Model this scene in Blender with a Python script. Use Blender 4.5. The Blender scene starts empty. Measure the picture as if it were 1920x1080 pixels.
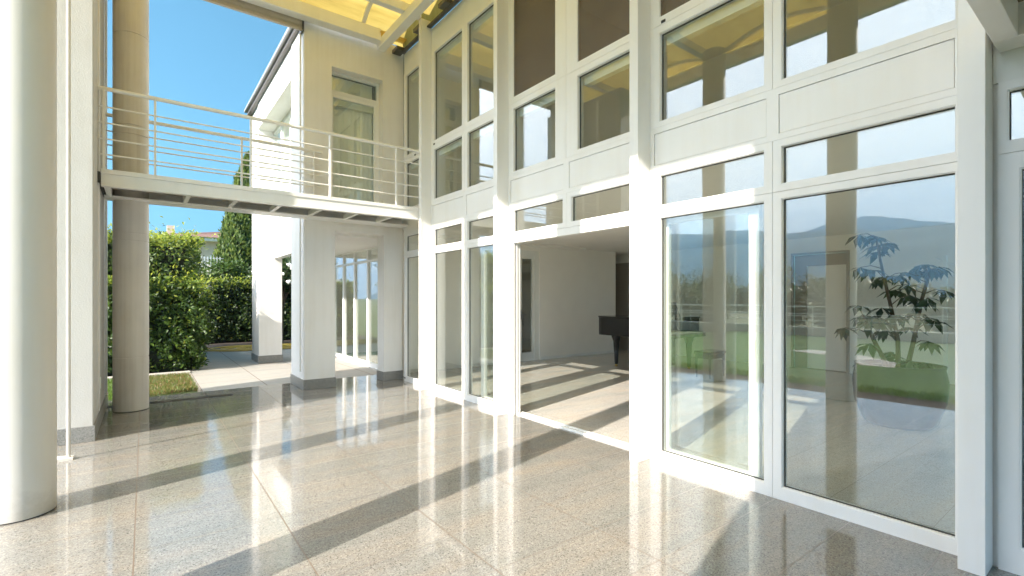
import bpy, math, random
import numpy as np
from mathutils import Vector, Matrix
random.seed(7); rng = np.random.default_rng(7)
sc = bpy.context.scene
COL = sc.collection
R = math.radians

# ------------------------------------------------------------------ camera
CAM_F, IMG_W = 910.0, 1920.0
cam = bpy.data.cameras.new('camera'); cam_o = bpy.data.objects.new('camera', cam); COL.objects.link(cam_o)
cam.sensor_width = 36.0; cam.lens = CAM_F / IMG_W * 36.0
cam.shift_y = 20.0 / IMG_W
cam.clip_start = 0.05; cam.clip_end = 9000
cam_o.location = (0, 0, 1.5); cam_o.rotation_euler = (R(90), 0, -R(37.131))
sc.camera = cam_o

# ------------------------------------------------------------------ light
SUN_EL, SUN_AZ = 31.0, 255.0                # bearing clockwise from +Y
EXPOSURE = 2.1
CLOUD = 10.8
HAZE = 3.2e-4
w = bpy.data.worlds.new('World'); sc.world = w; w.use_nodes = True
nt = w.node_tree; N = nt.nodes; L = nt.links
bg = N['Background']; bg.inputs[1].default_value = 0.15
sky = N.new('ShaderNodeTexSky'); sky.sky_type = 'NISHITA'; sky.sun_disc = False
sky.sun_elevation = R(SUN_EL); sky.sun_rotation = R(SUN_AZ)
sky.air_density = 1.0; sky.dust_density = 1.2; sky.ozone_density = 1.6
# bright thin cloud veil over the western half of the sky, clear blue to the north
tc = N.new('ShaderNodeTexCoord'); mp = N.new('ShaderNodeMapping'); mp.inputs['Scale'].default_value = (1.0, 1.0, 3.0)
cn = N.new('ShaderNodeTexNoise'); cn.inputs['Scale'].default_value = 2.4; cn.inputs['Detail'].default_value = 8; cn.inputs['Roughness'].default_value = .58
L.new(tc.outputs['Generated'], mp.inputs[0]); L.new(mp.outputs[0], cn.inputs['Vector'])
sx_ = N.new('ShaderNodeSeparateXYZ'); L.new(tc.outputs['Generated'], sx_.inputs[0])
west = N.new('ShaderNodeMapRange'); west.interpolation_type = 'SMOOTHSTEP'
west.inputs['From Min'].default_value = .12; west.inputs['From Max'].default_value = -.62; west.inputs['To Min'].default_value = -.14; west.inputs['To Max'].default_value = .85
so1 = N.new('ShaderNodeMath'); so1.operation = 'MINIMUM'; so1.inputs[1].default_value = 0; L.new(sx_.outputs[1], so1.inputs[0])
so2 = N.new('ShaderNodeMath'); so2.operation = 'MULTIPLY_ADD'; so2.inputs[1].default_value = -.55; L.new(so1.outputs[0], so2.inputs[0]); L.new(sx_.outputs[0], so2.inputs[2])
L.new(so2.outputs[0], west.inputs[0])
ad_ = N.new('ShaderNodeMath'); ad_.operation = 'ADD'; L.new(cn.outputs[0], ad_.inputs[0]); L.new(west.outputs[0], ad_.inputs[1])
cr = N.new('ShaderNodeMapRange'); cr.interpolation_type = 'SMOOTHSTEP'; cr.inputs['From Min'].default_value = .58; cr.inputs['From Max'].default_value = 1.22; cr.inputs['To Max'].default_value = .92
L.new(ad_.outputs[0], cr.inputs[0])
tint = N.new('ShaderNodeMixRGB'); tint.blend_type = 'MULTIPLY'; tint.inputs[0].default_value = 1; tint.inputs[2].default_value = (.128, .265, .225, 1)
cm = N.new('ShaderNodeMixRGB'); cm.inputs[2].default_value = (CLOUD, CLOUD * .985, CLOUD * .985, 1)
L.new(sky.outputs[0], tint.inputs[1]); L.new(tint.outputs[0], cm.inputs[1]); L.new(cr.outputs[0], cm.inputs[0]); L.new(cm.outputs[0], bg.inputs[0])
sun = bpy.data.lights.new('sun', 'SUN'); sun.energy = 4.0; sun.angle = R(.6); sun.color = (1, .915, .82)
sun_o = bpy.data.objects.new('sun', sun); COL.objects.link(sun_o)
az = R(SUN_AZ); el = R(SUN_EL)
sdir = Vector((math.sin(az) * math.cos(el), math.cos(az) * math.cos(el), math.sin(el)))
sun_o.rotation_euler = sdir.to_track_quat('Z', 'Y').to_euler()
sc.view_settings.view_transform = 'Standard'; sc.view_settings.look = 'None'
sc.view_settings.exposure = EXPOSURE; sc.view_settings.gamma = 1
sc.render.engine = 'CYCLES'
cy = sc.cycles
cy.max_bounces = 14; cy.transparent_max_bounces = 48; cy.diffuse_bounces = 10; cy.glossy_bounces = 6
cy.caustics_reflective = True; cy.caustics_refractive = False

# ------------------------------------------------------------------ materials
def mat(name):
    m = bpy.data.materials.new(name); m.use_nodes = True
    return m, m.node_tree.nodes, m.node_tree.links, m.node_tree.nodes['Principled BSDF']
def noise(N, L, scale, detail=4, rough=.55, vec=None, coord='Object'):
    n = N.new('ShaderNodeTexNoise'); n.inputs['Scale'].default_value = scale
    n.inputs['Detail'].default_value = detail; n.inputs['Roughness'].default_value = rough
    if vec is None:
        t = N.new('ShaderNodeTexCoord'); vec = t.outputs[coord]
    L.new(vec, n.inputs['Vector']); return n
def ramp(N, L, fac, stops):
    r = N.new('ShaderNodeValToRGB'); e = r.color_ramp.elements
    while len(e) < len(stops): e.new(.5)
    for x, (p, c) in zip(e, stops): x.position = p; x.color = (*c, 1)
    L.new(fac, r.inputs[0]); return r
def bump(N, L, B, h, s, d=.01):
    b = N.new('ShaderNodeBump'); b.inputs['Strength'].default_value = s; b.inputs['Distance'].default_value = d
    L.new(h, b.inputs['Height']); L.new(b.outputs[0], B.inputs['Normal'])
def math_n(N, L, op, a, b=None):
    m = N.new('ShaderNodeMath'); m.operation = op
    for i, v in enumerate((a, b)):
        if v is None: continue
        if isinstance(v, (int, float)): m.inputs[i].default_value = v
        else: L.new(v, m.inputs[i])
    return m.outputs[0]
def plain(name, c, rough=.5, metal=0, var=.06, vs=3.0, b=0, bs=60):
    m, N, L, B = mat(name)
    n = noise(N, L, vs, 5)
    r = ramp(N, L, n.outputs[0], [(.3, tuple(x * (1 - var) for x in c)), (.7, tuple(min(1, x * (1 + var)) for x in c))])
    L.new(r.outputs[0], B.inputs['Base Color']); B.inputs['Roughness'].default_value = rough; B.inputs['Metallic'].default_value = metal
    if b:
        n2 = noise(N, L, bs, 3); bump(N, L, B, n2.outputs[0], b, .004)
    return m
def painted(name, c, rough, streak, b=.15, bs=120, splash=False):
    m, N, L, B = mat(name)
    t = N.new('ShaderNodeTexCoord'); mp = N.new('ShaderNodeMapping'); mp.inputs['Scale'].default_value = (9, 9, .5); L.new(t.outputs['Object'], mp.inputs[0])
    n = noise(N, L, 1.0, 6, .62, mp.outputs[0]); n2 = noise(N, L, 1.3, 6, .6)
    a = math_n(N, L, 'ADD', math_n(N, L, 'MULTIPLY', n.outputs[0], .5), math_n(N, L, 'MULTIPLY', n2.outputs[0], .5))
    lo = tuple(x * (1 - streak) * k for x, k in zip(c, (1, .985, .96)))
    r = ramp(N, L, a, [(.34, lo), (.52, c), (.7, tuple(min(.86, x * 1.03) for x in c))])
    col = r.outputs[0]
    if splash:
        sz = N.new('ShaderNodeSeparateXYZ'); L.new(t.outputs['Object'], sz.inputs[0])
        n4 = noise(N, L, 7, 6, .7)
        hgt = math_n(N, L, 'SUBTRACT', math_n(N, L, 'MULTIPLY', n4.outputs[0], .62), math_n(N, L, 'MULTIPLY', sz.outputs[2], 1.0))
        mr = N.new('ShaderNodeMapRange'); mr.inputs['From Min'].default_value = .10; mr.inputs['From Max'].default_value = .34; mr.inputs['To Max'].default_value = .42
        L.new(hgt, mr.inputs[0])
        mxc = N.new('ShaderNodeMixRGB'); mxc.inputs[2].default_value = (.34, .29, .23, 1); L.new(mr.outputs[0], mxc.inputs[0]); L.new(col, mxc.inputs[1]); col = mxc.outputs[0]
    L.new(col, B.inputs['Base Color']); B.inputs['Roughness'].default_value = rough
    n3 = noise(N, L, bs, 3); bump(N, L, B, n3.outputs[0], b, .004); return m
M = {}
M['white'] = painted('white_lacquered_aluminium', (.81, .80, .78), .32, .035, .02)
M['white2'] = plain('white_frame_paint', (.78, .78, .76), .38, var=.03, vs=2)
M['wall'] = painted('white_wall_paint', (.80, .78, .75), .75, .07)
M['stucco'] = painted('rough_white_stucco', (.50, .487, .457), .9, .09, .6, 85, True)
M['column'] = painted('white_column_paint', (.62, .595, .55), .5, .05, .06, 120, True)
M['ceiling'] = plain('white_ceiling_paint', (.84, .81, .77), .7, var=.02)
M['interior'] = plain('interior_wall_paint', (.86, .83, .78), .8, var=.02)
M['taupe'] = plain('taupe_interior_panel', (.34, .30, .26), .5, var=.03)
M['dark'] = plain('grey_rubber_gasket', (.05, .05, .045), .6)
M['darkmetal'] = plain('dark_roof_metal', (.10, .095, .09), .45, .3)
M['zinc'] = plain('grey_zinc_flashing', (.30, .30, .31), .4, .6)
M['blind'] = plain('beige_roller_blind_cloth', (.52, .45, .36), .8, var=.05, vs=8)
M['cassette'] = plain('pale_blind_cassette', (.72, .74, .68), .45)
M['piano'] = plain('black_piano_lacquer', (.012, .012, .013), .08)
M['keys'] = plain('ivory_keys', (.8, .78, .7), .3)
M['brass'] = plain('brass', (.6, .42, .15), .25, 1)
M['steel'] = plain('brushed_steel', (.6, .6, .6), .3, 1)
M['pot'] = plain('dark_glazed_pot', (.028, .028, .026), .35, var=.15)
M['soil'] = plain('dark_soil', (.06, .042, .03), .95, var=.4, vs=14, b=.8, bs=30)
M['bark'] = plain('brown_bark', (.12, .08, .05), .9, var=.3, vs=12, b=.6, bs=40)
M['twig'] = plain('dark_twigs', (.018, .022, .010), .95, var=.3, vs=8)
M['hose'] = plain('yellow_hose_rubber', (.50, .34, .05), .5, var=.15)
M['rail'] = plain('white_railing_paint', (.80, .78, .74), .35, var=.02)
M['rose'] = plain('white_rose_petals', (.85, .84, .78), .6, var=.05)
M['pinkwall'] = plain('pale_pink_house_render', (.62, .50, .40), .85, var=.05)
M['tiles'] = plain('terracotta_roof_tiles', (.20, .105, .08), .8, var=.25, vs=5, b=.6, bs=20)
M['kerb'] = plain('pale_stone_kerb', (.50, .46, .40), .8, var=.1, vs=5, b=.3)
M['curtain'] = plain('pale_curtain_cloth', (.80, .80, .75), .9, var=.03)
def screen_mat():
    m, N, L, B = mat('brown_insect_screen'); out = N['Material Output']
    n = noise(N, L, 3, 3); r = ramp(N, L, n.outputs[0], [(.3, (.15, .115, .085)), (.7, (.20, .155, .115))]); L.new(r.outputs[0], B.inputs['Base Color']); B.inputs['Roughness'].default_value = .8
    t = N.new('ShaderNodeBsdfTransparent'); mx = N.new('ShaderNodeMixShader'); mx.inputs[0].default_value = .42
    L.new(B.outputs[0], mx.inputs[1]); L.new(t.outputs[0], mx.inputs[2]); L.new(mx.outputs[0], out.inputs[0]); return m
M['screen'] = screen_mat()
M['spot'] = plain('black_lock_plug', (.015, .015, .015), .4)
M['shed'] = plain('white_lattice_paint', (.75, .75, .74), .6)
M['town'] = plain('distant_house_walls', (.5, .46, .4), .9, var=.2, vs=.3)

def concrete():
    m, N, L, B = mat('weathered_column_paint')
    t = N.new('ShaderNodeTexCoord'); mp = N.new('ShaderNodeMapping'); mp.inputs['Scale'].default_value = (14, 14, .35)
    L.new(t.outputs['Object'], mp.inputs[0])
    n = noise(N, L, 1.0, 6, .6, mp.outputs[0])
    n2 = noise(N, L, 2.2, 5)
    mx = math_n(N, L, 'ADD', math_n(N, L, 'MULTIPLY', n.outputs[0], .6), math_n(N, L, 'MULTIPLY', n2.outputs[0], .4))
    r = ramp(N, L, mx, [(.32, (.50, .45, .39)), (.5, (.62, .58, .52)), (.68, (.68, .64, .58))])
    L.new(r.outputs[0], B.inputs['Base Color']); B.inputs['Roughness'].default_value = .55
    return m
M['concrete'] = concrete()

def granite(name, lo, mid, hi, sx=.8, sy=.48, ox=-.05, oy=.27, rough=.09, joint=.0035, warm=.5, coord='Object', coat=0, cross=1.0):
    m, N, L, B = mat(name)
    t = N.new('ShaderNodeTexCoord'); V = t.outputs[coord]
    sep = N.new('ShaderNodeSeparateXYZ'); L.new(V, sep.inputs[0])
    def cell(o, off, size):
        u = math_n(N, L, 'DIVIDE', math_n(N, L, 'SUBTRACT', o, off), size)
        f = math_n(N, L, 'FRACT', u); fl = math_n(N, L, 'FLOOR', u)
        d = math_n(N, L, 'MINIMUM', f, math_n(N, L, 'SUBTRACT', 1.0, f))
        return fl, math_n(N, L, 'MULTIPLY', d, size)
    fx, dx = cell(sep.outputs[0], ox, sx); fy, dy = cell(sep.outputs[1], oy, sy)
    edge = math_n(N, L, 'MAXIMUM', math_n(N, L, 'LESS_THAN', dx, joint), math_n(N, L, 'MULTIPLY', math_n(N, L, 'LESS_THAN', dy, joint), cross))
    cmb = N.new('ShaderNodeCombineXYZ'); L.new(fx, cmb.inputs[0]); L.new(fy, cmb.inputs[1])
    wn = N.new('ShaderNodeTexWhiteNoise'); wn.noise_dimensions = '3D'; L.new(cmb.outputs[0], wn.inputs['Vector'])
    sp = noise(N, L, 88, 3, .75, V); sp2 = noise(N, L, 230, 2, .7, V)
    vo = N.new('ShaderNodeTexVoronoi'); vo.inputs['Scale'].default_value = 150; L.new(V, vo.inputs['Vector'])
    vs_ = N.new('ShaderNodeSeparateXYZ'); L.new(vo.outputs['Color'], vs_.inputs[0])
    spk = math_n(N, L, 'ADD', math_n(N, L, 'MULTIPLY', vs_.outputs[0], .34), math_n(N, L, 'ADD', math_n(N, L, 'MULTIPLY', sp.outputs[0], .40), math_n(N, L, 'MULTIPLY', sp2.outputs[0], .26)))
    r = ramp(N, L, spk, [(.30, lo), (.42, mid), (.56, mid), (.68, hi)])
    # warm veins drifting across the slabs, and a slight tone of each slab
    mp = N.new('ShaderNodeMapping'); mp.inputs['Scale'].default_value = (.5, 2.4, 1); mp.inputs['Rotation'].default_value = (0, 0, R(-12)); L.new(V, mp.inputs[0])
    vn = noise(N, L, 1.7, 7, .62, mp.outputs[0])
    vr = ramp(N, L, vn.outputs[0], [(.34, (.82, .87, .86)), (.5, (.98, .98, .95)), (.66, (1.10, 1.01, .90))])
    mu = N.new('ShaderNodeMixRGB'); mu.blend_type = 'MULTIPLY'; mu.inputs[0].default_value = warm * 1.6 if warm < .6 else 1
    L.new(r.outputs[0], mu.inputs[1]); L.new(vr.outputs[0], mu.inputs[2])
    tr = ramp(N, L, wn.outputs['Value'], [(0, (.95, .95, .955)), (.5, (1, 1, 1)), (1, (1.03, 1.025, 1.015))])
    mu2 = N.new('ShaderNodeMixRGB'); mu2.blend_type = 'MULTIPLY'; mu2.inputs[0].default_value = 1
    L.new(mu.outputs[0], mu2.inputs[1]); L.new(tr.outputs[0], mu2.inputs[2])
    jm = N.new('ShaderNodeMixRGB'); jm.inputs[2].default_value = (.15, .11, .08, 1)
    L.new(edge, jm.inputs[0]); L.new(mu2.outputs[0], jm.inputs[1]); L.new(jm.outputs[0], B.inputs['Base Color'])
    rn = noise(N, L, 5, 5, .6, V)
    rr = math_n(N, L, 'ADD', math_n(N, L, 'MULTIPLY', rn.outputs[0], .20), rough - .09)
    L.new(math_n(N, L, 'ADD', rr, math_n(N, L, 'MULTIPLY', edge, .5)), B.inputs['Roughness'])
    B.inputs['IOR'].default_value = 1.5; B.inputs['Coat Weight'].default_value = coat; B.inputs['Coat Roughness'].default_value = .03
    wv = noise(N, L, 3.0, 2, .5, V); bump(N, L, B, math_n(N, L, 'SUBTRACT', math_n(N, L, 'MULTIPLY', wv.outputs[0], .25), edge), .12, .004)
    return m
M['floor'] = granite('polished_granite_slabs', (.085, .082, .076), (.235, .223, .203), (.335, .32, .292), rough=.08, joint=.0032, coat=.22, cross=.55)
M['infloor'] = granite('polished_interior_granite', (.30, .28, .26), (.55, .52, .48), (.64, .61, .57), sx=.6, sy=.6, rough=.07, joint=.0012)
M['plinth'] = granite('grey_granite_plinth', (.10, .10, .095), (.24, .235, .22), (.33, .32, .30), sx=40, sy=40, rough=.35, joint=.0, warm=.2)
M['paver'] = granite('pale_stone_pavers', (.26, .24, .215), (.36, .335, .30), (.42, .39, .355), sx=.95, sy=1.1, ox=.75, oy=9.1, rough=.6, joint=.006)

def glass():
    m, N, L, B = mat('clear_coated_glass'); N.remove(B); out = N['Material Output']
    lw = N.new('ShaderNodeLayerWeight'); lw.inputs['Blend'].default_value = .5
    p = math_n(N, L, 'POWER', lw.outputs['Facing'], 4.0)
    f = math_n(N, L, 'ADD', math_n(N, L, 'MULTIPLY', p, .86), .105)
    tr = N.new('ShaderNodeBsdfTransparent'); tr.inputs[0].default_value = (.955, .975, .955, 1)
    gl = N.new('ShaderNodeBsdfGlossy'); gl.inputs['Roughness'].default_value = .0; gl.inputs[0].default_value = (.96, .98, .98, 1)
    mx = N.new('ShaderNodeMixShader'); L.new(f, mx.inputs[0]); L.new(tr.outputs[0], mx.inputs[1]); L.new(gl.outputs[0], mx.inputs[2])
    n = noise(N, L, 1.1, 1); b = N.new('ShaderNodeBump'); b.inputs['Strength'].default_value = .02; b.inputs['Distance'].default_value = .02
    L.new(n.outputs[0], b.inputs['Height']); L.new(b.outputs[0], gl.inputs['Normal'])
    L.new(mx.outputs[0], out.inputs[0]); return m
M['glass'] = glass()

def vault():
    m, N, L, B = mat('yellow_translucent_canopy_sheet'); N.remove(B); out = N['Material Output']
    t0 = N.new('ShaderNodeTexCoord'); m0 = N.new('ShaderNodeMapping'); m0.inputs['Scale'].default_value = (.6, 5, 1); L.new(t0.outputs['Object'], m0.inputs[0])
    n = noise(N, L, 2.2, 6, .6, m0.outputs[0])
    r = ramp(N, L, n.outputs[0], [(.3, (.63, .52, .25)), (.5, (.74, .62, .31)), (.7, (.79, .68, .37))])
    d = N.new('ShaderNodeBsdfDiffuse'); t = N.new('ShaderNodeBsdfTranslucent')
    L.new(r.outputs[0], d.inputs[0]); L.new(r.outputs[0], t.inputs[0])
    mx = N.new('ShaderNodeMixShader'); mx.inputs[0].default_value = .8
    L.new(d.outputs[0], mx.inputs[1]); L.new(t.outputs[0], mx.inputs[2]); L.new(mx.outputs[0], out.inputs[0]); return m
M['vault'] = vault()

def leafmat(name, stops, trans=.35, rough=.45):
    m, N, L, B = mat(name); out = N['Material Output']
    g = N.new('ShaderNodeNewGeometry')
    r = ramp(N, L, g.outputs['Random Per Island'], stops)
    L.new(r.outputs[0], B.inputs['Base Color']); B.inputs['Roughness'].default_value = rough
    t = N.new('ShaderNodeBsdfTranslucent'); hs = N.new('ShaderNodeHueSaturation'); hs.inputs['Value'].default_value = 1.5; hs.inputs['Hue'].default_value = .48
    L.new(r.outputs[0], hs.inputs['Color']); L.new(hs.outputs[0], t.inputs[0])
    mx = N.new('ShaderNodeMixShader'); mx.inputs[0].default_value = trans
    L.new(B.outputs[0], mx.inputs[1]); L.new(t.outputs[0], mx.inputs[2]); L.new(mx.outputs[0], out.inputs[0]); return m
M['leaf'] = leafmat('laurel_leaves', [(0, (.022, .05, .008)), (.5, (.05, .10, .014)), (1, (.09, .15, .022))])
M['newleaf'] = leafmat('young_laurel_leaves', [(0, (.16, .24, .025)), (.5, (.24, .31, .04)), (1, (.34, .38, .06))], .45)
M['cypleaf'] = leafmat('cypress_foliage', [(0, (.03, .065, .012)), (.5, (.075, .13, .02)), (1, (.16, .21, .035))], .35, .6)
M['darkleaf'] = leafmat('dark_hedge_leaves', [(0, (.015, .035, .008)), (.6, (.035, .07, .012)), (1, (.07, .11, .02))], .3)
M['houseplant'] = leafmat('dark_houseplant_leaves', [(0, (.012, .03, .012)), (1, (.03, .06, .02))], .15, .35)
M['treeleaf'] = leafmat('garden_tree_leaves', [(0, (.03, .05, .012)), (1, (.08, .11, .03))], .3)
M['blade'] = leafmat('grass_blades', [(0, (.07, .13, .02)), (.6, (.15, .18, .04)), (.85, (.28, .20, .08)), (1, (.30, .16, .09))], .3)
M['greenblade'] = leafmat('green_grass_blades', [(0, (.06, .13, .012)), (1, (.14, .24, .03))], .3)

def lawn():
    m, N, L, B = mat('mown_lawn')
    n = noise(N, L, .8, 6); n2 = noise(N, L, 25, 4)
    a = math_n(N, L, 'ADD', math_n(N, L, 'MULTIPLY', n.outputs[0], .55), math_n(N, L, 'MULTIPLY', n2.outputs[0], .45))
    r = ramp(N, L, a, [(.35, (.040, .10, .003)), (.5, (.062, .14, .005)), (.66, (.095, .17, .008))])
    L.new(r.outputs[0], B.inputs['Base Color']); B.inputs['Roughness'].default_value = .9
    bump(N, L, B, n2.outputs[0], .8, .04); return m
M['lawn'] = lawn()
def forest():
    m, N, L, B = mat('forested_mountain_slope')
    n = noise(N, L, .012, 8, .6)
    r = ramp(N, L, n.outputs[0], [(.35, (.03, .05, .025)), (.55, (.05, .075, .035)), (.75, (.10, .11, .07))])
    L.new(r.outputs[0], B.inputs['Base Color']); B.inputs['Roughness'].default_value = 1; return m
M['forest'] = forest()
def valley():
    m, N, L, B = mat('valley_meadows')
    n = noise(N, L, .02, 8, .65)
    r = ramp(N, L, n.outputs[0], [(.35, (.05, .085, .02)), (.5, (.09, .12, .035)), (.6, (.14, .14, .07)), (.75, (.2, .19, .16))])
    L.new(r.outputs[0], B.inputs['Base Color']); B.inputs['Roughness'].default_value = 1; return m
M['valley'] = valley()
def wood():
    m, N, L, B = mat('brown_wood_soffit')
    t = N.new('ShaderNodeTexCoord'); mp = N.new('ShaderNodeMapping'); mp.inputs['Scale'].default_value = (2, 26, 4); L.new(t.outputs['Object'], mp.inputs[0])
    n = noise(N, L, 2.0, 7, .6, mp.outputs[0])
    r = ramp(N, L, n.outputs[0], [(.35, (.09, .06, .04)), (.65, (.24, .16, .11))])
    L.new(r.outputs[0], B.inputs['Base Color']); B.inputs['Roughness'].default_value = .6; return m
M['wood'] = wood()

# ------------------------------------------------------------------ helpers
class MB:
    def __init__(s): s.v = []; s.f = []
    def add(s, vs, fs):
        b = len(s.v); s.v += [tuple(v) for v in vs]; s.f += [tuple(i + b for i in f) for f in fs]; return s
    def box(s, x0, x1, y0, y1, z0, z1):
        return s.add([(x0,y0,z0),(x1,y0,z0),(x1,y1,z0),(x0,y1,z0),(x0,y0,z1),(x1,y0,z1),(x1,y1,z1),(x0,y1,z1)],
                     [(0,3,2,1),(4,5,6,7),(0,1,5,4),(1,2,6,5),(2,3,7,6),(3,0,4,7)])
    def ring(s, x0, x1, y0, y1, z0, z1, a, b, c, d):       # frame in a plane X=const, members butted; opening a..b in Y, c..d in Z
        s.box(x0, x1, y0, a, z0, z1); s.box(x0, x1, b, y1, z0, z1)
        s.box(x0, x1, a, b, z0, c); s.box(x0, x1, a, b, d, z1); return s
    def ringy(s, y0, y1, x0, x1, z0, z1, a, b, c, d):
        s.box(x0, a, y0, y1, z0, z1); s.box(b, x1, y0, y1, z0, z1)
        s.box(a, b, y0, y1, z0, c); s.box(a, b, y0, y1, d, z1); return s
    def tube(s, pts, r, seg=10, cap=True):
        pts = [Vector(p) for p in pts]; n = len(pts); rs = r if isinstance(r, (list, tuple)) else [r] * n
        t = (pts[1] - pts[0]).normalized(); u = t.orthogonal().normalized(); base = len(s.v)
        for i, p in enumerate(pts):
            t2 = (pts[min(i + 1, n - 1)] - pts[max(i - 1, 0)]).normalized()
            u = (u - t2 * u.dot(t2)).normalized(); v = t2.cross(u)
            for k in range(seg):
                a = 2 * math.pi * k / seg; s.v.append(tuple(p + (u * math.cos(a) + v * math.sin(a)) * rs[i]))
        for i in range(n - 1):
            for k in range(seg):
                a = base + i * seg + k; b = base + i * seg + (k + 1) % seg
                s.f.append((a, b, b + seg, a + seg))
        if cap:
            s.f.append(tuple(base + k for k in range(seg))[::-1]); s.f.append(tuple(base + (n - 1) * seg + k for k in range(seg)))
        return s
    def lathe(s, cx, cy, prof, seg=48, cap=True):
        base = len(s.v); n = len(prof)
        for r, z in prof:
            for k in range(seg):
                a = 2 * math.pi * k / seg; s.v.append((cx + r * math.cos(a), cy + r * math.sin(a), z))
        for i in range(n - 1):
            for k in range(seg):
                a = base + i * seg + k; b = base + i * seg + (k + 1) % seg
                s.f.append((a, b, b + seg, a + seg))
        if cap:
            s.f.append(tuple(base + k for k in range(seg))[::-1]); s.f.append(tuple(base + (n - 1) * seg + k for k in range(seg)))
        return s
    def prism(s, poly, z0, z1):
        n = len(poly); vs = [(x, y, z0) for x, y in poly] + [(x, y, z1) for x, y in poly]
        return s.add(vs, [tuple(range(n))[::-1], tuple(range(n, 2 * n))] + [(i, (i + 1) % n, n + (i + 1) % n, n + i) for i in range(n)])
    def build(s, name, m, parent=None, bevel=0, smooth=False):
        off = Vector((0, 0, 0)); p = parent
        while p is not None: off += p.location; p = p.parent
        me = bpy.data.meshes.new(name); me.from_pydata([tuple(Vector(v) - off) for v in s.v], [], s.f); me.update()
        return link(name, me, m, parent, bevel, smooth)
def link(name, me, m, parent=None, bevel=0, smooth=False):
    o = bpy.data.objects.new(name, me); COL.objects.link(o)
    for x in (m if isinstance(m, (list, tuple)) else [m]): me.materials.append(x)
    if parent is not None: o.parent = parent
    if smooth:
        for pl in me.polygons: pl.use_smooth = True
        me.set_sharp_from_angle(angle=R(35))
    if bevel:
        b = o.modifiers.new('bevel', 'BEVEL'); b.width = bevel; b.segments = 2; b.limit_method = 'ANGLE'; b.angle_limit = R(40)
    return o
def B(*a): return MB().box(*a)
def tag(o, label, cat, group=None, kind=None):
    if label: o['label'] = label
    if cat: o['category'] = cat
    if group: o['group'] = group
    if kind: o['kind'] = kind
    return o
def thing(name, loc, label, cat, group=None):
    o = bpy.data.objects.new(name, None); COL.objects.link(o); o.location = loc; o.empty_display_size = .2
    return tag(o, label, cat, group)
def struct(o): o['kind'] = 'structure'; return o

# leaves: many small folded quads set in bulk
def leaf_mesh(name, P, D, Nrm, ln, wd, mi=None, mats=None, parent=None):
    """P base points, D leaf directions, Nrm approximate leaf normals (n,3); one bent two-quad leaf each"""
    n = len(P); off = np.zeros(3); p = parent
    while p is not None: off += np.array(p.location); p = p.parent
    D = D / np.linalg.norm(D, axis=1, keepdims=True)
    S = np.cross(D, Nrm); S /= (np.linalg.norm(S, axis=1, keepdims=True) + 1e-9); U = np.cross(S, D)
    ln = np.broadcast_to(ln, n)[:, None]; wd = np.broadcast_to(wd, n)[:, None]
    P = P - off
    mid = P + D * ln * .5 - U * ln * .03; tip = P + D * ln - U * ln * .18
    a = mid + S * wd * .5 + U * wd * .16; b = mid - S * wd * .5 + U * wd * .16
    V = np.stack([P, a, tip, b, mid], 1).reshape(-1, 3)
    base = np.arange(n) * 5
    F = np.stack([base, base + 1, base + 4, base + 1, base + 2, base + 4, base + 2, base + 3, base + 4, base + 3, base, base + 4], 1).reshape(-1)
    me = bpy.data.meshes.new(name); nf = n * 4
    me.vertices.add(n * 5); me.vertices.foreach_set('co', V.astype(np.float32).ravel())
    me.loops.add(nf * 3); me.loops.foreach_set('vertex_index', F.astype(np.int32))
    me.polygons.add(nf); me.polygons.foreach_set('loop_start', np.arange(0, nf * 3, 3, dtype=np.int32)); me.polygons.foreach_set('loop_total', np.full(nf, 3, np.int32))
    if mi is not None: me.polygons.foreach_set('material_index', np.repeat(mi, 4).astype(np.int32))
    me.update(calc_edges=True); me.validate()
    return link(name, me, mats, parent)
def rdir(n):
    d = rng.normal(size=(n, 3)); return d / np.linalg.norm(d, axis=1, keepdims=True)

# ------------------------------------------------------------------ ground
struct(B(-1.0, 3.86, -3.2, 8.60, -.12, 0).build('terrace_floor', M['floor']))
struct(MB().box(1.10, 3.9, 8.60, 9.25, -.12, 0).box(-.42, 1.10, 8.78, 9.25, -.12, 0).build('terrace_edge', M['floor']))
struct(B(3.9, 11.45, -3.2, 12.5, -.12, 0).build('interior_floor', M['infloor']))
g = MB(); g.add([(-4200, -4300, -.14), (600, -4300, -.14), (600, 7200, -.14), (-4200, 7200, -.14)], [(0, 1, 2, 3)])
struct(g.build('ground', M['valley']))
struct(B(-16, -1.75, -12, 11.5, -.16, -.03).build('lawn', M['lawn']))
struct(B(-1.75, -1.0, -3.2, 9.2, -.16, -.022).build('flower_bed', M['soil']))
struct(MB().box(.74, 3.9, 9.25, 16.9, -.13, -.004).build('garden_path', M['paver']))
struct(MB().box(3.9, 4.1, 8.6, 13.4, -.13, -.006).build('loggia_floor', M['floor']))
struct(B(-4.2, .74, 11.75, 11.98, -.13, .02).build('kerb', M['kerb']))
struct(B(-4.2, .74, 11.98, 16, -.13, -.02).build('hedge_bed', M['soil']))
struct(B(.74, 9, 16.9, 24, -.13, -.02).build('planting_bed', M['soil']))
struct(MB().prism([(-8.4, 5.9), (-7.6, 4.4), (-6.6, 3.5), (-5.6, 3.3), (-5.5, 3.9), (-6.3, 4.3), (-7.2, 5.2), (-7.6, 6.3)], -.1, -.026).build('lawn_path', M['kerb']))
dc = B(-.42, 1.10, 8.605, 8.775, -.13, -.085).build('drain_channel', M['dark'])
tag(dc, 'dark recessed drain slot in the terrace edge beside the round column', 'drain')

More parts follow.
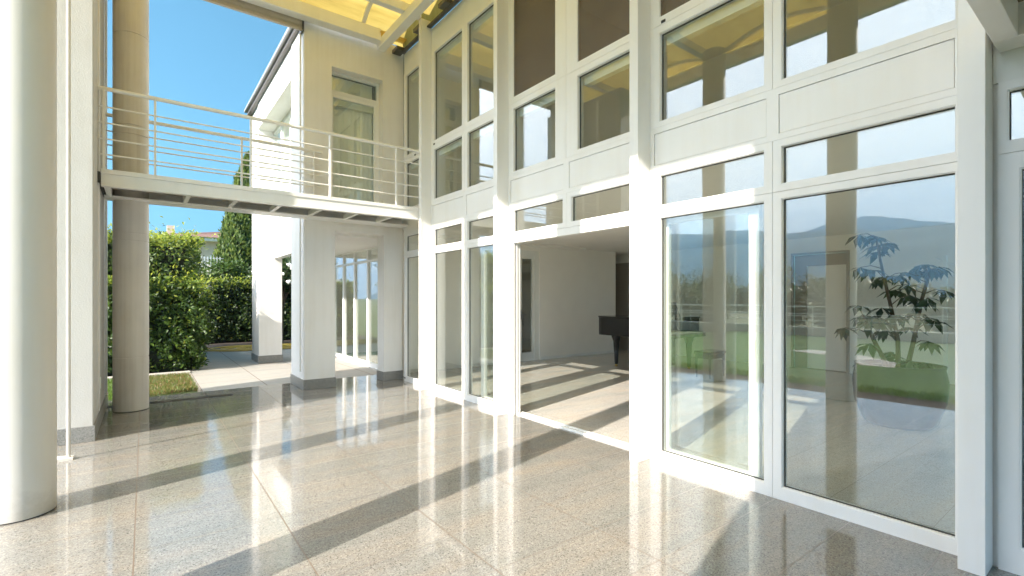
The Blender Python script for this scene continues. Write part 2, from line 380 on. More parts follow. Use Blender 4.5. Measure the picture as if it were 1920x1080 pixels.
def grass(name, n, x0, x1, y0, y1, z, hgt, m, label):
    P = np.stack([rng.uniform(x0, x1, n), rng.uniform(y0, y1, n), np.full(n, z)], 1)
    D = rdir(n) * .55 + np.array([0, 0, 1.0]); Nn = rdir(n)
    o = leaf_mesh(name, P, D, Nn, rng.uniform(.5, 1.2, n) * hgt, .009, None, [m])
    tag(o, label, 'grass', None, 'stuff'); return o
grass('dry_grass', 9000, -.3, .70, 9.45, 11.7, -.03, .075, M['blade'], 'patch of dry brownish grass between terrace edge and hedge kerb')
grass('grass', 5000, -1.2, -.3, 9.3, 11.7, -.03, .085, M['greenblade'], 'bright green grass strip seen between the wall pier and round column')

grass('grass', 5000, -2.1, -1.6, -1.5, 8.5, -.03, .13, M['greenblade'], 'ragged grass edge along the soil bed between lawn and terrace')

# ------------------------------------------------------------------ mountains (seen mirrored in the glass)
def ridge(name, x, ys, hf, depth, m):
    nx = 14; v = []; f = []; ny = len(ys)
    for i in range(nx):
        u = i / (nx - 1)
        for y in ys:
            hgt = hf(y) * math.sin(math.pi * min(1, u * 1.02) * .5) ** 1.2
            hgt *= 1 + .07 * math.sin(y * .011 + i * 1.7) * u * (1 - u) * 4 + random.uniform(-.018, .018)
            v.append((x - depth * u, y, hgt - 2))
    for i in range(nx - 1):
        for j in range(ny - 1):
            a = i * ny + j; f.append((a, a + 1, a + ny + 1, a + ny))
    MB_ = MB(); MB_.v = v; MB_.f = f
    return struct(MB_.build(name, m, None, 0, True))
ys = [-2400 + 60 * i for i in range(110)]
ridge('mountain', -1500, ys, lambda y: 245 + 95 * max(0, min(1, (y - 300) / 1300)) ** .7 + 9 * math.sin(y * .006) + 5 * math.sin(y * .017 + 1), 900, M['forest'])
ys2 = [-4000 + 100 * i for i in range(110)]
ridge('far_mountain', -3000, ys2, lambda y: 425 + 110 * math.exp(-((y - 1150) / 430) ** 2) + 60 * math.exp(-((y - 3300) / 700) ** 2) + 12 * math.sin(y * .008) + 6 * math.sin(y * .02), 900, M['forest'])

# ------------------------------------------------------------------ main house with glazed front
FX = 3.78                                   # front plane of the window frames
house = thing('glass_house', (FX, 3.7, 0), 'white two-storey house with glazed grid facade and open sliding door', 'house')
tilt = random.Random(3)
def window(y0, y1, z0, z1, a, b, c, d, cassette=False, screen=False, depth=.09, m='white', x=FX):
    e_ = .0015
    wf = MB().ring(x, x + depth, y0 + e_, y1 - e_, z0 + (e_ if z0 > 0 else 0), z1 - e_, a, b, c, d)
    wf.ring(x + .008, x + depth - .02, a, b, c, d, a + .006, b - .006, c + .006, d - .006)
    o = wf.build('window', M[m], house)
    gk = MB().ring(x + .034, x + .052, a + .006, b - .006, c + .006, d - .006, a + .011, b - .011, c + .011, d - .011)
    gk.build('gasket', M['dark'], o)
    pb = B(x + .042, x + .054, a + .011, b - .011, c + .011, d - .011)     # each pane sits a hair out of true
    th = .0072 + tilt.uniform(-.0014, .0014); tv = tilt.uniform(-.0016, .0016); yc, zc = (a + b) / 2, (c + d) / 2
    pb.v = [(vx - th * (vy - yc) + tv * (vz - zc), vy, vz) for vx, vy, vz in pb.v]
    pb.build('pane', M['glass'], o)
    if cassette: B(x + .10, x + .17, a + .01, b - .01, d - .085, d + .005).build('blind_cassette', M['cassette'], o)
    if screen:
        B(x + .012, x + .016, a + .006, b - .006, c + .006, d - .006).build('insect_screen', M['screen'], o)
    return o
fins = [(.543, .656), (2.846, 2.944), (5.07, 5.155), (7.205, 7.30)]
for y0, y1 in fins:
    B(3.60, 3.80, y0, y1, 0, 6.08).build('fin', M['white'], house, .003)
# vertical bays: list of (outer y0, y1, glass a, b) for each level
LV = dict(big=(0, 2.30, .09, 2.247), tr=(2.30, 2.69, 2.354, 2.637), up=(3.08, 4.015, 3.13, 3.945), top=(4.015, 5.60, 4.09, 5.545))
def bay(cols, lower=True, lowcols=None, trcols=None, screens=()):
    for i, (y0, y1, a, b) in enumerate(cols):
        for k in ('up', 'top'):
            z0, z1, c, d = LV[k]
            window(y0, y1, z0, z1, a, b, c, d, True, k == 'top' and i in screens)
        sp = MB().ring(FX, FX + .09, y0, y1, 2.69, 3.08, y0 + .045, y1 - .045, 2.735, 3.028)
        sp.box(FX + .006, FX + .08, y0 + .049, y1 - .049, 2.739, 3.024)
        sp.build('spandrel_panel', M['white'], house)
        pp = MB().box(FX + .004, FX + .09, y0 + .002, y1 - .002, 5.60, 5.96); pp.build('parapet_panel', M['white2'], house)
    for (y0, y1, a, b) in (trcols or cols): z0, z1, c, d = LV['tr']; window(y0, y1, z0, z1, a, b, c, d)
    for (y0, y1, a, b) in (lowcols if lowcols is not None else cols): z0, z1, c, d = LV['big']; window(y0, y1, z0, z1, a, b, c, d)
A_ = [(.656, 1.735, .694, 1.672), (1.735, 2.846, 1.795, 2.745)]
bay(A_, screens=(1,))
Bup = [(2.944, 3.985, 3.02, 3.811), (3.985, 5.07, 4.166, 4.97)]
Btr = [(2.944, 3.975, 3.02, 3.911), (3.975, 5.07, 4.041, 4.97)]
bay(Bup, lowcols=[], trcols=Btr, screens=(0, 1))
C_ = [(5.155, 6.158, 5.24, 6.083), (6.158, 7.205, 6.233, 7.12)]
bay(C_)
D_ = [(7.30, 8.27, 7.38, 8.19)]
bay(D_)
# the bay right of the last fin, under the low porch roof
R_ = [(-.9, .543, -.75, .482)]
z0, z1, c, d = 2.20, 2.70, 2.365, 2.65
window(-.9, .52, 2.30, 2.70, -.82, .484, 2.365, 2.648)
window(-.9, .52, 0, 2.30, -.72, .436, .14, 2.21)
B(FX + .004, FX + .09, -.9, .54, 2.70, 2.96).build('wall_panel', M['white2'], house)
B(FX + .02, FX + .09, .52, .543, 0, 6.0).build('wall_panel', M['white2'], house)
# head of the open sliding door, jamb post with its tracks, floor track
od = MB().box(FX, FX + .09, 2.944, 5.07, 2.215, 2.298)
od.box(FX, FX + .03, 4.965, 5.07, .0, 2.215).box(FX + .03, FX + .05, 4.99, 5.07, 0, 2.215).box(FX + .05, FX + .08, 4.967, 5.07, 0, 2.215).box(FX + .08, FX + .095, 4.99, 5.07, 0, 2.215)
od.box(FX + .095, FX + .12, 4.969, 5.07, 0, 2.215).box(FX, FX + .09, 2.944, 3.0, 0, 2.215)
od.build('door_frame', M['white'], house, .002)
tr_ = MB().box(FX + .075, FX + .095, 3.0, 4.98, 0, .022).box(FX + .15, FX + .17, 3.0, 5.0, 0, .022).box(FX + .06, FX + .19, 3.0, 4.98, 0, .008)
tr_.build('door_track', M['white2'], house)
# sliding leaves standing behind the fixed panes
def leaf(y0, y1, x=3.90):
    o = MB().ring(x, x + .05, y0, y1, .02, 2.26, y0 + .085, y1 - .085, .09, 2.2).build('sliding_leaf', M['white'], house)
    B(x + .02, x + .032, y0 + .085, y1 - .085, .09, 2.2).build('pane', M['glass'], o)
    yh = y0 + .04
    MB().box(x - .006, x, yh - .010, yh + .010, 1.03, 1.17).build('handle', M['cassette'], o)
    return o
leaf(1.89, 2.82); leaf(5.06, 5.90)
# black lock plugs on the frames
for (y, z) in ((2.70, 4.035), (7.10, 4.03), (7.80, 4.02), (8.22, .06)):
    B(FX - .006, FX + .004, y - .022, y + .022, z - .012, z + .012).build('lock_plug', M['spot'], house)
# slab between the storeys, ceiling, upper rooms
B(3.872, 11.6, -3.2, 12.1, 2.80, 2.96).build('floor_slab', M['ceiling'], house)
B(3.872, 9, .3, 8.26, 5.75, 5.9).build('upper_ceiling', M['ceiling'], house)
B(8.0, 8.1, .3, 8.26, 3.06, 5.75).build('upper_wall', M['interior'], house)
for x, y in ((8.0, .2), (8.0, 8.26), (7.2, 5.06)): B(3.88, x, y, y + .09, 3.06, 5.75).build('upper_side_wall', M['interior'], house)
B(3.872, 9, -3.2, 8.35, 5.9, 6.05).build('roof', M['zinc'], house)
# ground floor rooms
MB().box(7.72, 10.5, 9.07, 9.22, 0, 2.80).box(3.875, 6.5, 9.07, 9.22, 0, 2.80).box(6.5, 7.72, 9.07, 9.22, 2.66, 2.80).build('interior_wall', M['interior'], house)
sk = MB().box(7.74, 10.5, 9.055, 9.07, 0, .07); sk.build('skirting', M['white2'], house)
MB().box(11.3, 11.45, 4.78, 12, 0, 2.80).box(11.3, 11.45, 1.7, 3.68, 0, 2.80).box(11.3, 11.45, -3.1, 1.7, 2.62, 2.80).box(11.3, 11.45, 3.68, 4.78, 2.48, 2.80).build('back_wall', M['interior'], house)
B(11.27, 11.298, 9.0, 10.2, 0, 2.55).build('corridor_door', M['taupe'], house)
side_fill = MB().box(3.9, 11.4, -3.2, -3.1, 2.6, 2.8).box(3.9, 11.4, -3.2, -3.1, 0, .1)  # unseen glazed side wall, added to let more skylight into the room
for x in (3.9, 5.75, 7.6, 9.45, 11.25): side_fill.box(x, x + .1, -3.2, -3.1, .1, 2.6)
side_fill_o = side_fill.build('window', M['white2'], house)
rear_fill = MB().box(11.3, 11.4, -3.1, 1.7, 0, .12)  # rear window out of view, added to brighten the interior
for y in (-3.1, -1.5, .1, 1.6): rear_fill.box(11.3, 11.4, y, y + .1, .12, 2.62)
rear_fill_o = rear_fill.build('window', M['white2'], house)
for y in (-3.0, -1.4, .2): B(11.34, 11.352, y, y + 1.5 if y < 0 else 1.6, .12, 2.62).build('pane', M['glass'], rear_fill_o)
for x in (4.0, 5.85, 7.7, 9.55): B(x, x + 1.7, -3.16, -3.148, .1, 2.6).build('pane', M['glass'], side_fill_o)
dfr = MB().ring(11.27, 11.34, 3.68, 4.78, 0, 2.48, 3.72, 4.74, .0, 2.44); dfr.ring(11.36, 11.40, 3.72, 4.74, 0, 2.44, 3.76, 4.5, .01, 2.2)
dfr.build('inner_door_frame', M['taupe'], house)
B(11.40, 11.44, 3.76, 4.5, .01, 2.2).build('inner_door', M['interior'], house)
ig = MB().ringy(9.10, 9.18, 6.5, 7.72, 0, 2.66, 6.56, 7.58, .02, 2.56).ringy(9.12, 9.17, 7.12, 7.58, .02, 2.56, 7.2, 7.52, .2, 2.46).ringy(9.12, 9.17, 6.56, 7.12, .02, 2.56, 6.64, 7.04, .2, 2.46).build('glass_door', M['white2'], house)
MB().box(7.2, 7.52, 9.135, 9.147, .2, 2.46).box(6.64, 7.04, 9.135, 9.147, .2, 2.46).build('pane', M['glass'], ig)
MB().box(7.145, 7.175, 9.095, 9.12, 1.0, 1.22).tube([(7.16, 9.10, 1.12), (7.16, 9.05, 1.12), (7.28, 9.05, 1.12)], .011, 8).build('handle', M['steel'], ig)
B(7.1, 11.3, 11.0, 11.1, 0, 2.8).build('corridor_panel', M['interior'], house)
# window curtains of the upper room
def curtain(name, y0, y1, z0, z1, x, parent, m='curtain', horiz=True):
    n = 60; v = []; f = []
    for i in range(n + 1):
        y = y0 + (y1 - y0) * i / n; dx = .004 * math.sin(i * 1.05) + .005 * math.sin(i * .37)
        for t, z in ((0, z0), (0, z1), (.004, z0), (.004, z1)):
            v.append((x + dx + t, y, z) if horiz else (y, x + dx + t, z))
    for i in range(n):
        a = i * 4; f += [(a, a + 4, a + 5, a + 1), (a + 2, a + 3, a + 7, a + 6)]
    mb = MB(); mb.v = v; mb.f = f
    return mb.build(name, M[m], parent, 0, True)
curtain('curtain', 4.05, 4.33, 3.1, 5.7, 4.05, house)

# ------------------------------------------------------------------ side wing
wing = thing('house_wing', (2.1, 8.4, 0), 'white side wing on square pillars with loggia and roof terrace door', 'building')
WY = 8.40
def pillar(x0, x1, y0, y1, top, pl=.165):
    o = B(x0, x1, y0, y1, 0, top).build('pillar', M['wall'], wing, .006)
    e = .014
    B(x0 - e, x1 + e, y0 - e, y1 + e, 0, pl).build('plinth', M['plinth'], o, .003)
pillar(2.085, 2.585, WY, 9.27, 2.95); pillar(2.12, 2.62, 12.55, 13.45, 2.45); pillar(3.475, 3.835, 8.46, 8.76, 2.95)
# upper end wall with the terrace door recess
MB().box(2.085, 2.53, WY, WY + .28, 2.95, 6.14).box(3.43, 3.835, WY, WY + .28, 2.95, 6.14).box(2.53, 3.43, WY, WY + .28, 5.44, 6.14).box(2.53, 3.43, WY, WY + .28, 2.95, 3.05).build('end_wall', M['wall'], wing)
td = MB().ringy(8.58, 8.64, 2.53, 3.43, 3.05, 5.44, 2.57, 3.39, 3.06, 5.40).box(2.57, 3.39, 8.58, 8.64, 5.06, 5.12).build('terrace_door', M['white2'], wing)
tdm = MB()
td2 = MB().ringy(8.585, 8.645, 2.57, 3.39, 3.062, 5.058, 2.61, 3.34, 3.16, 5.00).build('door_leaf', M['white2'], td)
MB().box(2.60, 3.34, 8.61, 8.622, 3.16, 5.00).box(2.57, 3.39, 8.61, 8.622, 5.12, 5.40).build('pane', M['glass'], td)
MB().box(2.6, 3.34, 8.65, 8.70, 4.9, 5.02).build('blind_cassette', M['cassette'], td)
curtain('curtain', 2.60, 3.36, 3.06, 5.42, 8.735, wing, 'curtain', False)
# left face: corner strip, far upright, top beam, recessed glazing and spandrel
MB().box(2.085, 2.36, WY + .28, 9.27, 2.95, 6.02).box(2.12, 2.52, 12.55, 13.45, 2.45, 6.02).box(2.10, 2.7, 9.27, 12.55, 5.44, 6.02).build('side_wall', M['wall'], wing)
for y0, y1 in ((9.27, 10.0), (10.0, 10.9), (10.9, 11.75), (11.75, 12.55)): B(2.43, 2.60, y0 + .004, y1 - .004, 2.45, 2.98).build('spandrel_panel', M['white2'], wing)
wl = MB()
ysd = [9.27, 10.0, 10.9, 11.75, 12.55]
wl.box(2.43, 2.49, 9.27, 12.55, 2.98, 3.06); wl.box(2.43, 2.49, 9.27, 12.55, 5.36, 5.44)
for i, y in enumerate(ysd): wl.box(2.43, 2.49, max(9.27, y - .035), min(12.55, y + .035), 3.06, 5.36)
wo = wl.build('window', M['white2'], wing)
pn = MB()
for a, b in zip(ysd[:-1], ysd[1:]): pn.box(2.455, 2.467, a + .036, b - .036, 3.06, 5.36)
pn.build('pane', M['glass'], wo)
curtain('curtain', 9.3, 12.5, 3.0, 5.4, 2.60, wing)
# loggia header, soffit, back glazing
MB().box(2.585, 3.475, WY + .02, WY + .3, 2.78, 2.95).box(2.585, 3.475, WY + .05, WY + .33, 2.66, 2.776).build('header_beam', M['wall'], wing)
B(2.62, 4.6, WY + .33, 13.44, 2.62, 2.74).build('loggia_soffit', M['wall'], wing)
LG = 3.95
ysg = [8.9, 9.75, 10.55, 11.4, 12.2, 12.98]
lg = MB().box(LG, LG + .08, 8.76, 13.05, 0, .09).box(LG, LG + .08, 8.76, 13.05, 2.31, 2.36).box(LG, LG + .08, 8.76, 13.05, 2.58, 2.62)
for y in ysg: lg.box(LG, LG + .08, y - .04, y + .04, .09, 2.31).box(LG, LG + .08, y - .03, y + .03, 2.36, 2.58)
lgo = lg.build('window', M['white'], wing)
pn = MB()
for a, b in zip(ysg[:-1], ysg[1:]): pn.box(LG + .03, LG + .042, a + .04, b - .04, .09, 2.31); pn.box(LG + .03, LG + .042, a + .03, b - .03, 2.36, 2.58)
pn.build('pane', M['glass'], lgo)
B(LG, LG + .3, 13.05, 13.45, 0, 2.62).build('wall', M['wall'], wing)
MB().box(LG + 3, LG + 3.1, 9.3, 13.4, 0, 2.7).box(LG + .3, LG + 3, 13.35, 13.45, 0, 2.7).build('inner_wall', M['interior'], wing)
# roof slab with a thin dark edge
B(2.02, 9, WY + .02, 13.5, 6.022, 6.10).build('roof_edge', M['darkmetal'], wing)
B(1.96, 9, WY + .02, 13.56, 6.102, 6.16).build('roof', M['zinc'], wing)
MB().box(4.0, 9, 13.45, 13.6, 0, 6.02).build('rear_wall', M['wall'], wing)
B(2.64, 9, WY + .34, 13.4, 2.76, 2.94).build('floor_slab', M['ceiling'], wing)
# thin guide rail on the corner of the front pillar
MB().box(2.03, 2.055, WY + .06, WY + .09, .3, 5.85).build('corner_rail', M['white'], wing)

# ------------------------------------------------------------------ canopy
can = thing('canopy', (1.0, 4.5, 6.0), 'glazed pergola canopy with white beams and yellow vaulted sheets', 'canopy')
EDGE = -1.55
B(EDGE, EDGE + .14, -3.2, 8.34, 6.0, 6.24).build('edge_beam', M['white'], can)
B(EDGE + .14, 3.30, 8.16, 8.34, 6.02, 6.22).build('side_beam', M['white'], can)
B(3.28, 3.90, 8.10, 8.395, 6.16, 6.172).build('vault_sheet', M['vault'], can)
B(EDGE + .14, 2.07, 8.36, 8.52, 6.15, 6.30).build('fascia_beam', M['white'], can)
MB().tube([(-.42, 8.47, 6.03), (2.05, 8.47, 6.03)], .095, 18).box(-.42, 2.05, 8.40, 8.46, 5.90, 5.95).build('roller_blind', M['blind'], can, 0, True)
B(2.05, 2.075, 8.36, 8.58, 5.88, 6.145).build('blind_end_cap', M['darkmetal'], can)
ybm = [7.25, 5.11, 2.895, .60, -1.6, -3.2]  # bays beyond the last fin are unseen, added to stop a sun leak
for y in ybm: B(EDGE + .14, 3.595, y - .06, y + .06, 6.085, 6.22).build('cross_beam', M['white'], can)
B(3.30, 3.44, -3.2, 8.34, 5.93, 6.08).build('wall_beam', M['white'], can)
wb = MB()
for i in range(9): wb.box(3.60, 3.76, 1.2 + i * .87, 1.42 + i * .87, 5.97, 6.03)
wb.box(3.70, 3.776, .7, 8.26, 5.963, 5.983)
wb.build('gutter_bracket', M['darkmetal'], can)
vy = [8.28] + ybm
def arc(y0, y1, k, n=18):
    r = .26 * min(1, (y0 - y1)) ; t = k / n
    return y0 + (y1 - y0) * t, 6.205 + r * math.sin(math.pi * t)
for a, b in zip(vy[:-1], vy[1:]):
    v = []; f = []; n = 18
    for k in range(n + 1):
        y, z = arc(a, b, k)
        v += [(EDGE + .05, y, z), (3.77, y, z), (EDGE + .05, y, z + .012), (3.77, y, z + .012)]
    for k in range(n):
        q = 4 * k; f += [(q, q + 4, q + 5, q + 1), (q + 2, q + 3, q + 7, q + 6)]
    mb = MB(); mb.v = v; mb.f = f; mb.build('vault_sheet', M['vault'], can, 0, True)
    for xe in (EDGE + .052, 3.765):
        poly = [arc(a, b, k) for k in range(n + 1)]; zb = 6.19 if xe < 0 else 5.985
        mb = MB(); q = [(a, zb)] + poly + [(b, zb)]; m_ = len(q)
        mb.add([(xe, y, z) for y, z in q] + [(xe + .006, y, z) for y, z in q], [tuple(range(m_)), tuple(range(m_, 2 * m_))[::-1]] + [(i, (i + 1) % m_, m_ + (i + 1) % m_, m_ + i) for i in range(m_)])
        mb.build('vault_end', M['vault'], can)
    for x in (3.0, 1.55, .1, -1.3):
        v = []; f = []
        for k in range(n + 1):
            y, z = arc(a, b, k)
            v += [(x - .03, y, z - .055), (x + .03, y, z - .055), (x + .03, y, z - .004), (x - .03, y, z - .004)]
        for k in range(n):
            q = 4 * k
            for j in range(4): f.append((q + j, q + (j + 1) % 4, q + 4 + (j + 1) % 4, q + 4 + j))
        f += [(0, 1, 2, 3), (4 * n, 4 * n + 1, 4 * n + 2, 4 * n + 3)]
        mb = MB(); mb.v = v; mb.f = f; mb.build('rib', M['white'], can)

# ------------------------------------------------------------------ round columns
def column(cx, cy, m, label, joints):
    t = thing('round_column', (cx, cy, 0), label, 'column', 'round columns carrying the canopy')
    prof = [(.195, .009)]
    for z in joints: prof += [(.195, z - .007), (.187, z - .006), (.187, z + .006), (.195, z + .007)]
    prof += [(.195, 6.0)]
    MB().lathe(cx, cy, prof, 64).build('shaft', M[m], t, 0, True)
    MB().lathe(cx, cy, [(.190, 0), (.190, .008)], 48).build('base_joint', M['dark'], t)
    return t
column(-.70, 4.78, 'column', 'smooth white sunlit round column standing nearest, at the left edge', [])
column(-.70, 2.75, 'column', 'smooth white round column seen mirrored beside the potted plant', [])
column(-.145, 8.34, 'concrete', 'weathered beige round column with ring joints beside the wall pier', [.72, 2.27, 2.37, 3.68, 3.80, 5.02])

# ------------------------------------------------------------------ wall piers
wp = thing('wall_pier', (-.69, 7.9, 0), 'rough white plastered wall pier with grey granite plinth behind left column', 'wall')
B(-1.35, -.43, 6.74, 9.05, 0, 6.0).build('wall', M['stucco'], wp, .008)
B(-1.365, -.416, 6.726, 9.064, 0, .165).build('plinth', M['plinth'], wp, .003)
MB().box(-.43, -.405, 8.60, 8.66, .2, 5.9).box(-.43, -.415, 7.35, 7.42, .2, 5.9).build('guide_rail', M['white'], wp)
wp2 = thing('wall_pier', (-.69, -.5, 0), 'white wall pier behind the camera shading the last window', 'wall')
B(-1.2, -.62, -3.2, .56, 0, 6.0).build('wall', M['stucco'], wp2, .008)
gr = thing('screen_guide_post', (-.58, 6.1, 0), 'slim white guide post with small triangular foot beside left column', 'post')
MB().tube([(-.565, 6.10, .02), (-.565, 6.10, 5.95)], .016, 10).build('post', M['concrete'], gr, 0, True)
fp = MB(); fp.prism([(-.74, 6.06), (-.53, 6.06), (-.53, 6.14), (-.74, 6.22)], 0, .025); fp.build('foot', M['concrete'], gr)
# light switch on the pier's side
MB().box(-.43, -.421, 7.62, 7.70, .42, .55).build('socket_plate', M['cassette'], wp)

# ------------------------------------------------------------------ walkway
br = thing('walkway', (1.6, 7.8, 2.8), 'white steel walkway with horizontal rail balustrade crossing to the wing', 'walkway')
FY, BY = 7.30, 8.36
def channel(x0, x1, y0, y1, z0, z1, front=True):
    s = 1 if front else -1; yf = y0 if front else y1
    mb = MB(); t = .02
    if front: mb.box(x0, x1, y0 + .012, y0 + .03, z0 + t, z1 - .055).box(x0, x1, y0, y1, z0, z0 + t).box(x0, x1, y0, y0 + .05, z1 - .055, z1)
    else: mb.box(x0, x1, y1 - .03, y1 - .012, z0 + t, z1 - t).box(x0, x1, y0, y1, z0, z0 + t).box(x0, x1, y0, y1, z1 - t, z1)
    return mb
channel(-.40, 3.60, FY, FY + .08, 2.80, 3.0).build('front_girder', M['white'], br, .003)
channel(-.41, 3.76, BY - .34, BY, 2.80, 2.98, False).build('rear_girder', M['white'], br, .003)
for x in (-.38, .42, .95, 1.5, 2.05, 2.6, 3.15):
    B(x, x + .05, FY + .08, BY - .34, 2.806, 2.88).build('crossbar', M['white'], br)
B(-.40, 3.6, FY + .08, BY - .34, 2.90, 2.955).build('deck_plate', M['taupe'], br)
for yy, posts in ((FY + .02, (-.375, .103, 1.14, 2.18, 3.216)), (BY - .02, (-.42, 1.175, 2.225))):
    x1 = 3.76 if yy < 8 else 2.35
    rl = MB().tube([(-.43, yy, 3.93), (x1, yy, 3.93)], .024, 12)
    rl.build('handrail', M['rail'], br, 0, True)
    for z in (3.72, 3.535, 3.35, 3.17): MB().tube([(-.43, yy, z), (x1, yy, z)], .0095, 8).build('rail', M['rail'], br, 0, True)
    for x in posts: B(x - .012, x + .012, yy - .022, yy + .022, 2.96, 3.915).build('post', M['rail'], br)
MB().box(-.432, -.405, FY - .01, BY, 2.84, 2.96).build('bearing', M['dark'], br)

# ------------------------------------------------------------------ porch over the right bay
po = thing('porch_roof', (2.0, -.8, 2.9), 'low porch roof with white beams and brown wood soffit at the upper right', 'roof')
B(-.6, 3.60, .42, .515, 2.86, 3.06).build('beam', M['white'], po, .004)
B(3.60, 3.775, -2.8, .515, 2.86, 3.02).build('wall_beam', M['white'], po, .004)
B(-.6, -.5, -2.8, .42, 2.86, 3.06).build('beam', M['white'], po)
B(-.5, 3.60, -2.8, .42, 3.03, 3.07).build('soffit', M['wood'], po)

# ------------------------------------------------------------------ indoors
pn_ = thing('grand_piano', (8.6, 6.5, 0), 'black lacquered grand piano standing behind the sliding door', 'piano')
def piano_outline(e=0):
    pts = []
    cx, ky, ty = 8.62, 5.80, 7.38
    pts += [(cx - .75 - e, ky - e), (cx + .75 + e, ky - e)]
    # straight bass side is +X, curved treble side is -X ; tail at the far end
    pts += [(cx + .75 + e, ty - .18)]
    for k in range(9):
        a = k / 8 * math.pi; pts.append((cx + .29 + (.46 + e) * math.cos(a), ty - .18 + (.26 + e) * math.sin(a)))
    pts += [(cx - .22 - e, ty - .35), (cx - .30 - e, ty - .62), (cx - .48 - e, ty - .88), (cx - .68 - e, ty - 1.05), (cx - .75 - e, ty - 1.2)]
    return [(2 * cx - x, y) for x, y in pts][::-1]
MB().prism(piano_outline(), .72, 1.09).build('case', M['piano'], pn_, .008)
MB().prism(piano_outline(.015), 1.095, 1.125).build('lid', M['piano'], pn_, .004)
B(7.93, 9.31, 5.62, 5.80, .72, .80).build('keybed', M['piano'], pn_)
B(7.98, 9.26, 5.63, 5.78, .80, .825).build('keyboard', M['keys'], pn_)
ms = MB(); ms.add([(8.28, 5.98, 1.126), (8.96, 5.98, 1.126), (8.96, 6.10, 1.42), (8.28, 6.10, 1.42), (8.28, 6.0, 1.126), (8.96, 6.0, 1.126), (8.96, 6.12, 1.42), (8.28, 6.12, 1.42)],
   [(0, 1, 2, 3), (7, 6, 5, 4), (0, 4, 5, 1), (1, 5, 6, 2), (2, 6, 7, 3), (3, 7, 4, 0)]); ms.build('music_stand', M['piano'], pn_)
for (x, y) in ((8.02, 5.95), (9.22, 5.95), (8.36, 7.2)):
    lg_ = MB().lathe(x, y, [(.035, .05), (.042, .12), (.05, .3), (.07, .56), (.11, .67), (.12, .73)], 14).build('leg', M['piano'], pn_, 0, True)
    MB().lathe(x, y, [(.022, 0), (.03, .012), (.03, .04), (.024, .052)], 12).build('castor', M['brass'], lg_, 0, True)
MB().box(8.45, 8.80, 6.0, 6.1, .12, .72).build('pedal_lyre', M['piano'], pn_)
bn = thing('piano_bench', (8.7, 5.15, 0), 'dark piano bench with curved padded seat in front of the keyboard', 'bench')
MB().prism([(8.42 + .56 * t, 4.98 + .36 * s_) for t, s_ in ((0, 0), (1, 0), (1, 1), (0, 1))], .44, .50).build('seat', M['piano'], bn, .02)
MB().box(8.45, 8.95, 5.0, 5.32, .36, .44).build('apron', M['piano'], bn)
for x in (8.46, 8.94):
    for y in (5.02, 5.30): MB().tube([(x, y, .37), (x, y, 0)], [.026, .015], 8).build('leg', M['piano'], bn)
PX_, PY_ = 7.2, 1.84
pl = thing('potted_plant', (PX_, PY_, 0), 'tall dark umbrella plant in a wide round dark pot indoors', 'plant')
MB().lathe(PX_, PY_, [(.30, 0), (.36, .05), (.44, .3), (.46, .52), (.43, .68), (.44, .72), (.41, .72), (.39, .66)], 40).build('pot', M['pot'], pl, 0, True)
MB().lathe(PX_, PY_, [(.38, .62), (.395, .665)], 32).build('soil', M['soil'], pl)
stems = [[(0, 0, .6), (.05, .02, 1.0), (.02, .08, 1.4), (-.04, .14, 1.8), (-.02, .22, 2.25)], [(.08, -.05, .6), (.10, -.12, 1.0), (.05, -.2, 1.45), (.08, -.28, 1.85)], [(-.06, .05, .6), (-.1, .2, .95), (-.12, .33, 1.3)]]
stm = MB()
clusters = []
for st in stems:
    pts = [(PX_ + a, PY_ + b, c) for a, b, c in st]
    stm.tube(pts, [.028 - .004 * i for i in range(len(pts))], 8)
    for i in range(1, len(pts)):
        for q in range(6):
            t = random.random(); p = Vector(pts[i - 1]).lerp(Vector(pts[i]), t)
            if p.z < 1.0 and random.random() < .4: continue
            a = random.uniform(0, 6.28); ln = random.uniform(.10, .34)
            e = p + Vector((math.cos(a) * ln, math.sin(a) * ln, random.uniform(.02, .16)))
            stm.tube([p, (p + e) / 2 + Vector((0, 0, .03)), e], [.007, .005, .004], 5); clusters.append(e)
    clusters.append(Vector(pts[-1]))
stm.build('stem', M['bark'], pl, 0, True)
P = []; D = []; Nn = []; ln = []
for c in clusters:
    k = random.randint(6, 8); a0 = random.random() * 6
    for j in range(k):
        a = a0 + j * 6.283 / k; P.append(c); D.append((math.cos(a), math.sin(a), random.uniform(-1.1, -.15))); Nn.append((random.uniform(-.3, .3), random.uniform(-.3, .3), 1)); ln.append(random.uniform(.13, .23))
ln = np.array(ln); leaf_mesh('foliage', np.array([tuple(p) for p in P]), np.array(D), np.array(Nn), ln, ln * .36, None, [M['houseplant']], pl)
sr = thing('stair_railing', (9.6, 1.4, 0), 'white stair railing with sloping bars indoors behind the potted plant', 'railing')
MB().box(9.56, 9.60, 1.86, 1.90, 0, 2.15).box(9.56, 9.60, .4, .44, 0, 1.5).build('post', M['white2'], sr)
for k in range(5): MB().tube([(9.58, 2.0, 2.12 - k * .17), (9.58, .3, 1.22 - k * .17)], .012, 6).build('bar', M['white2'], sr)

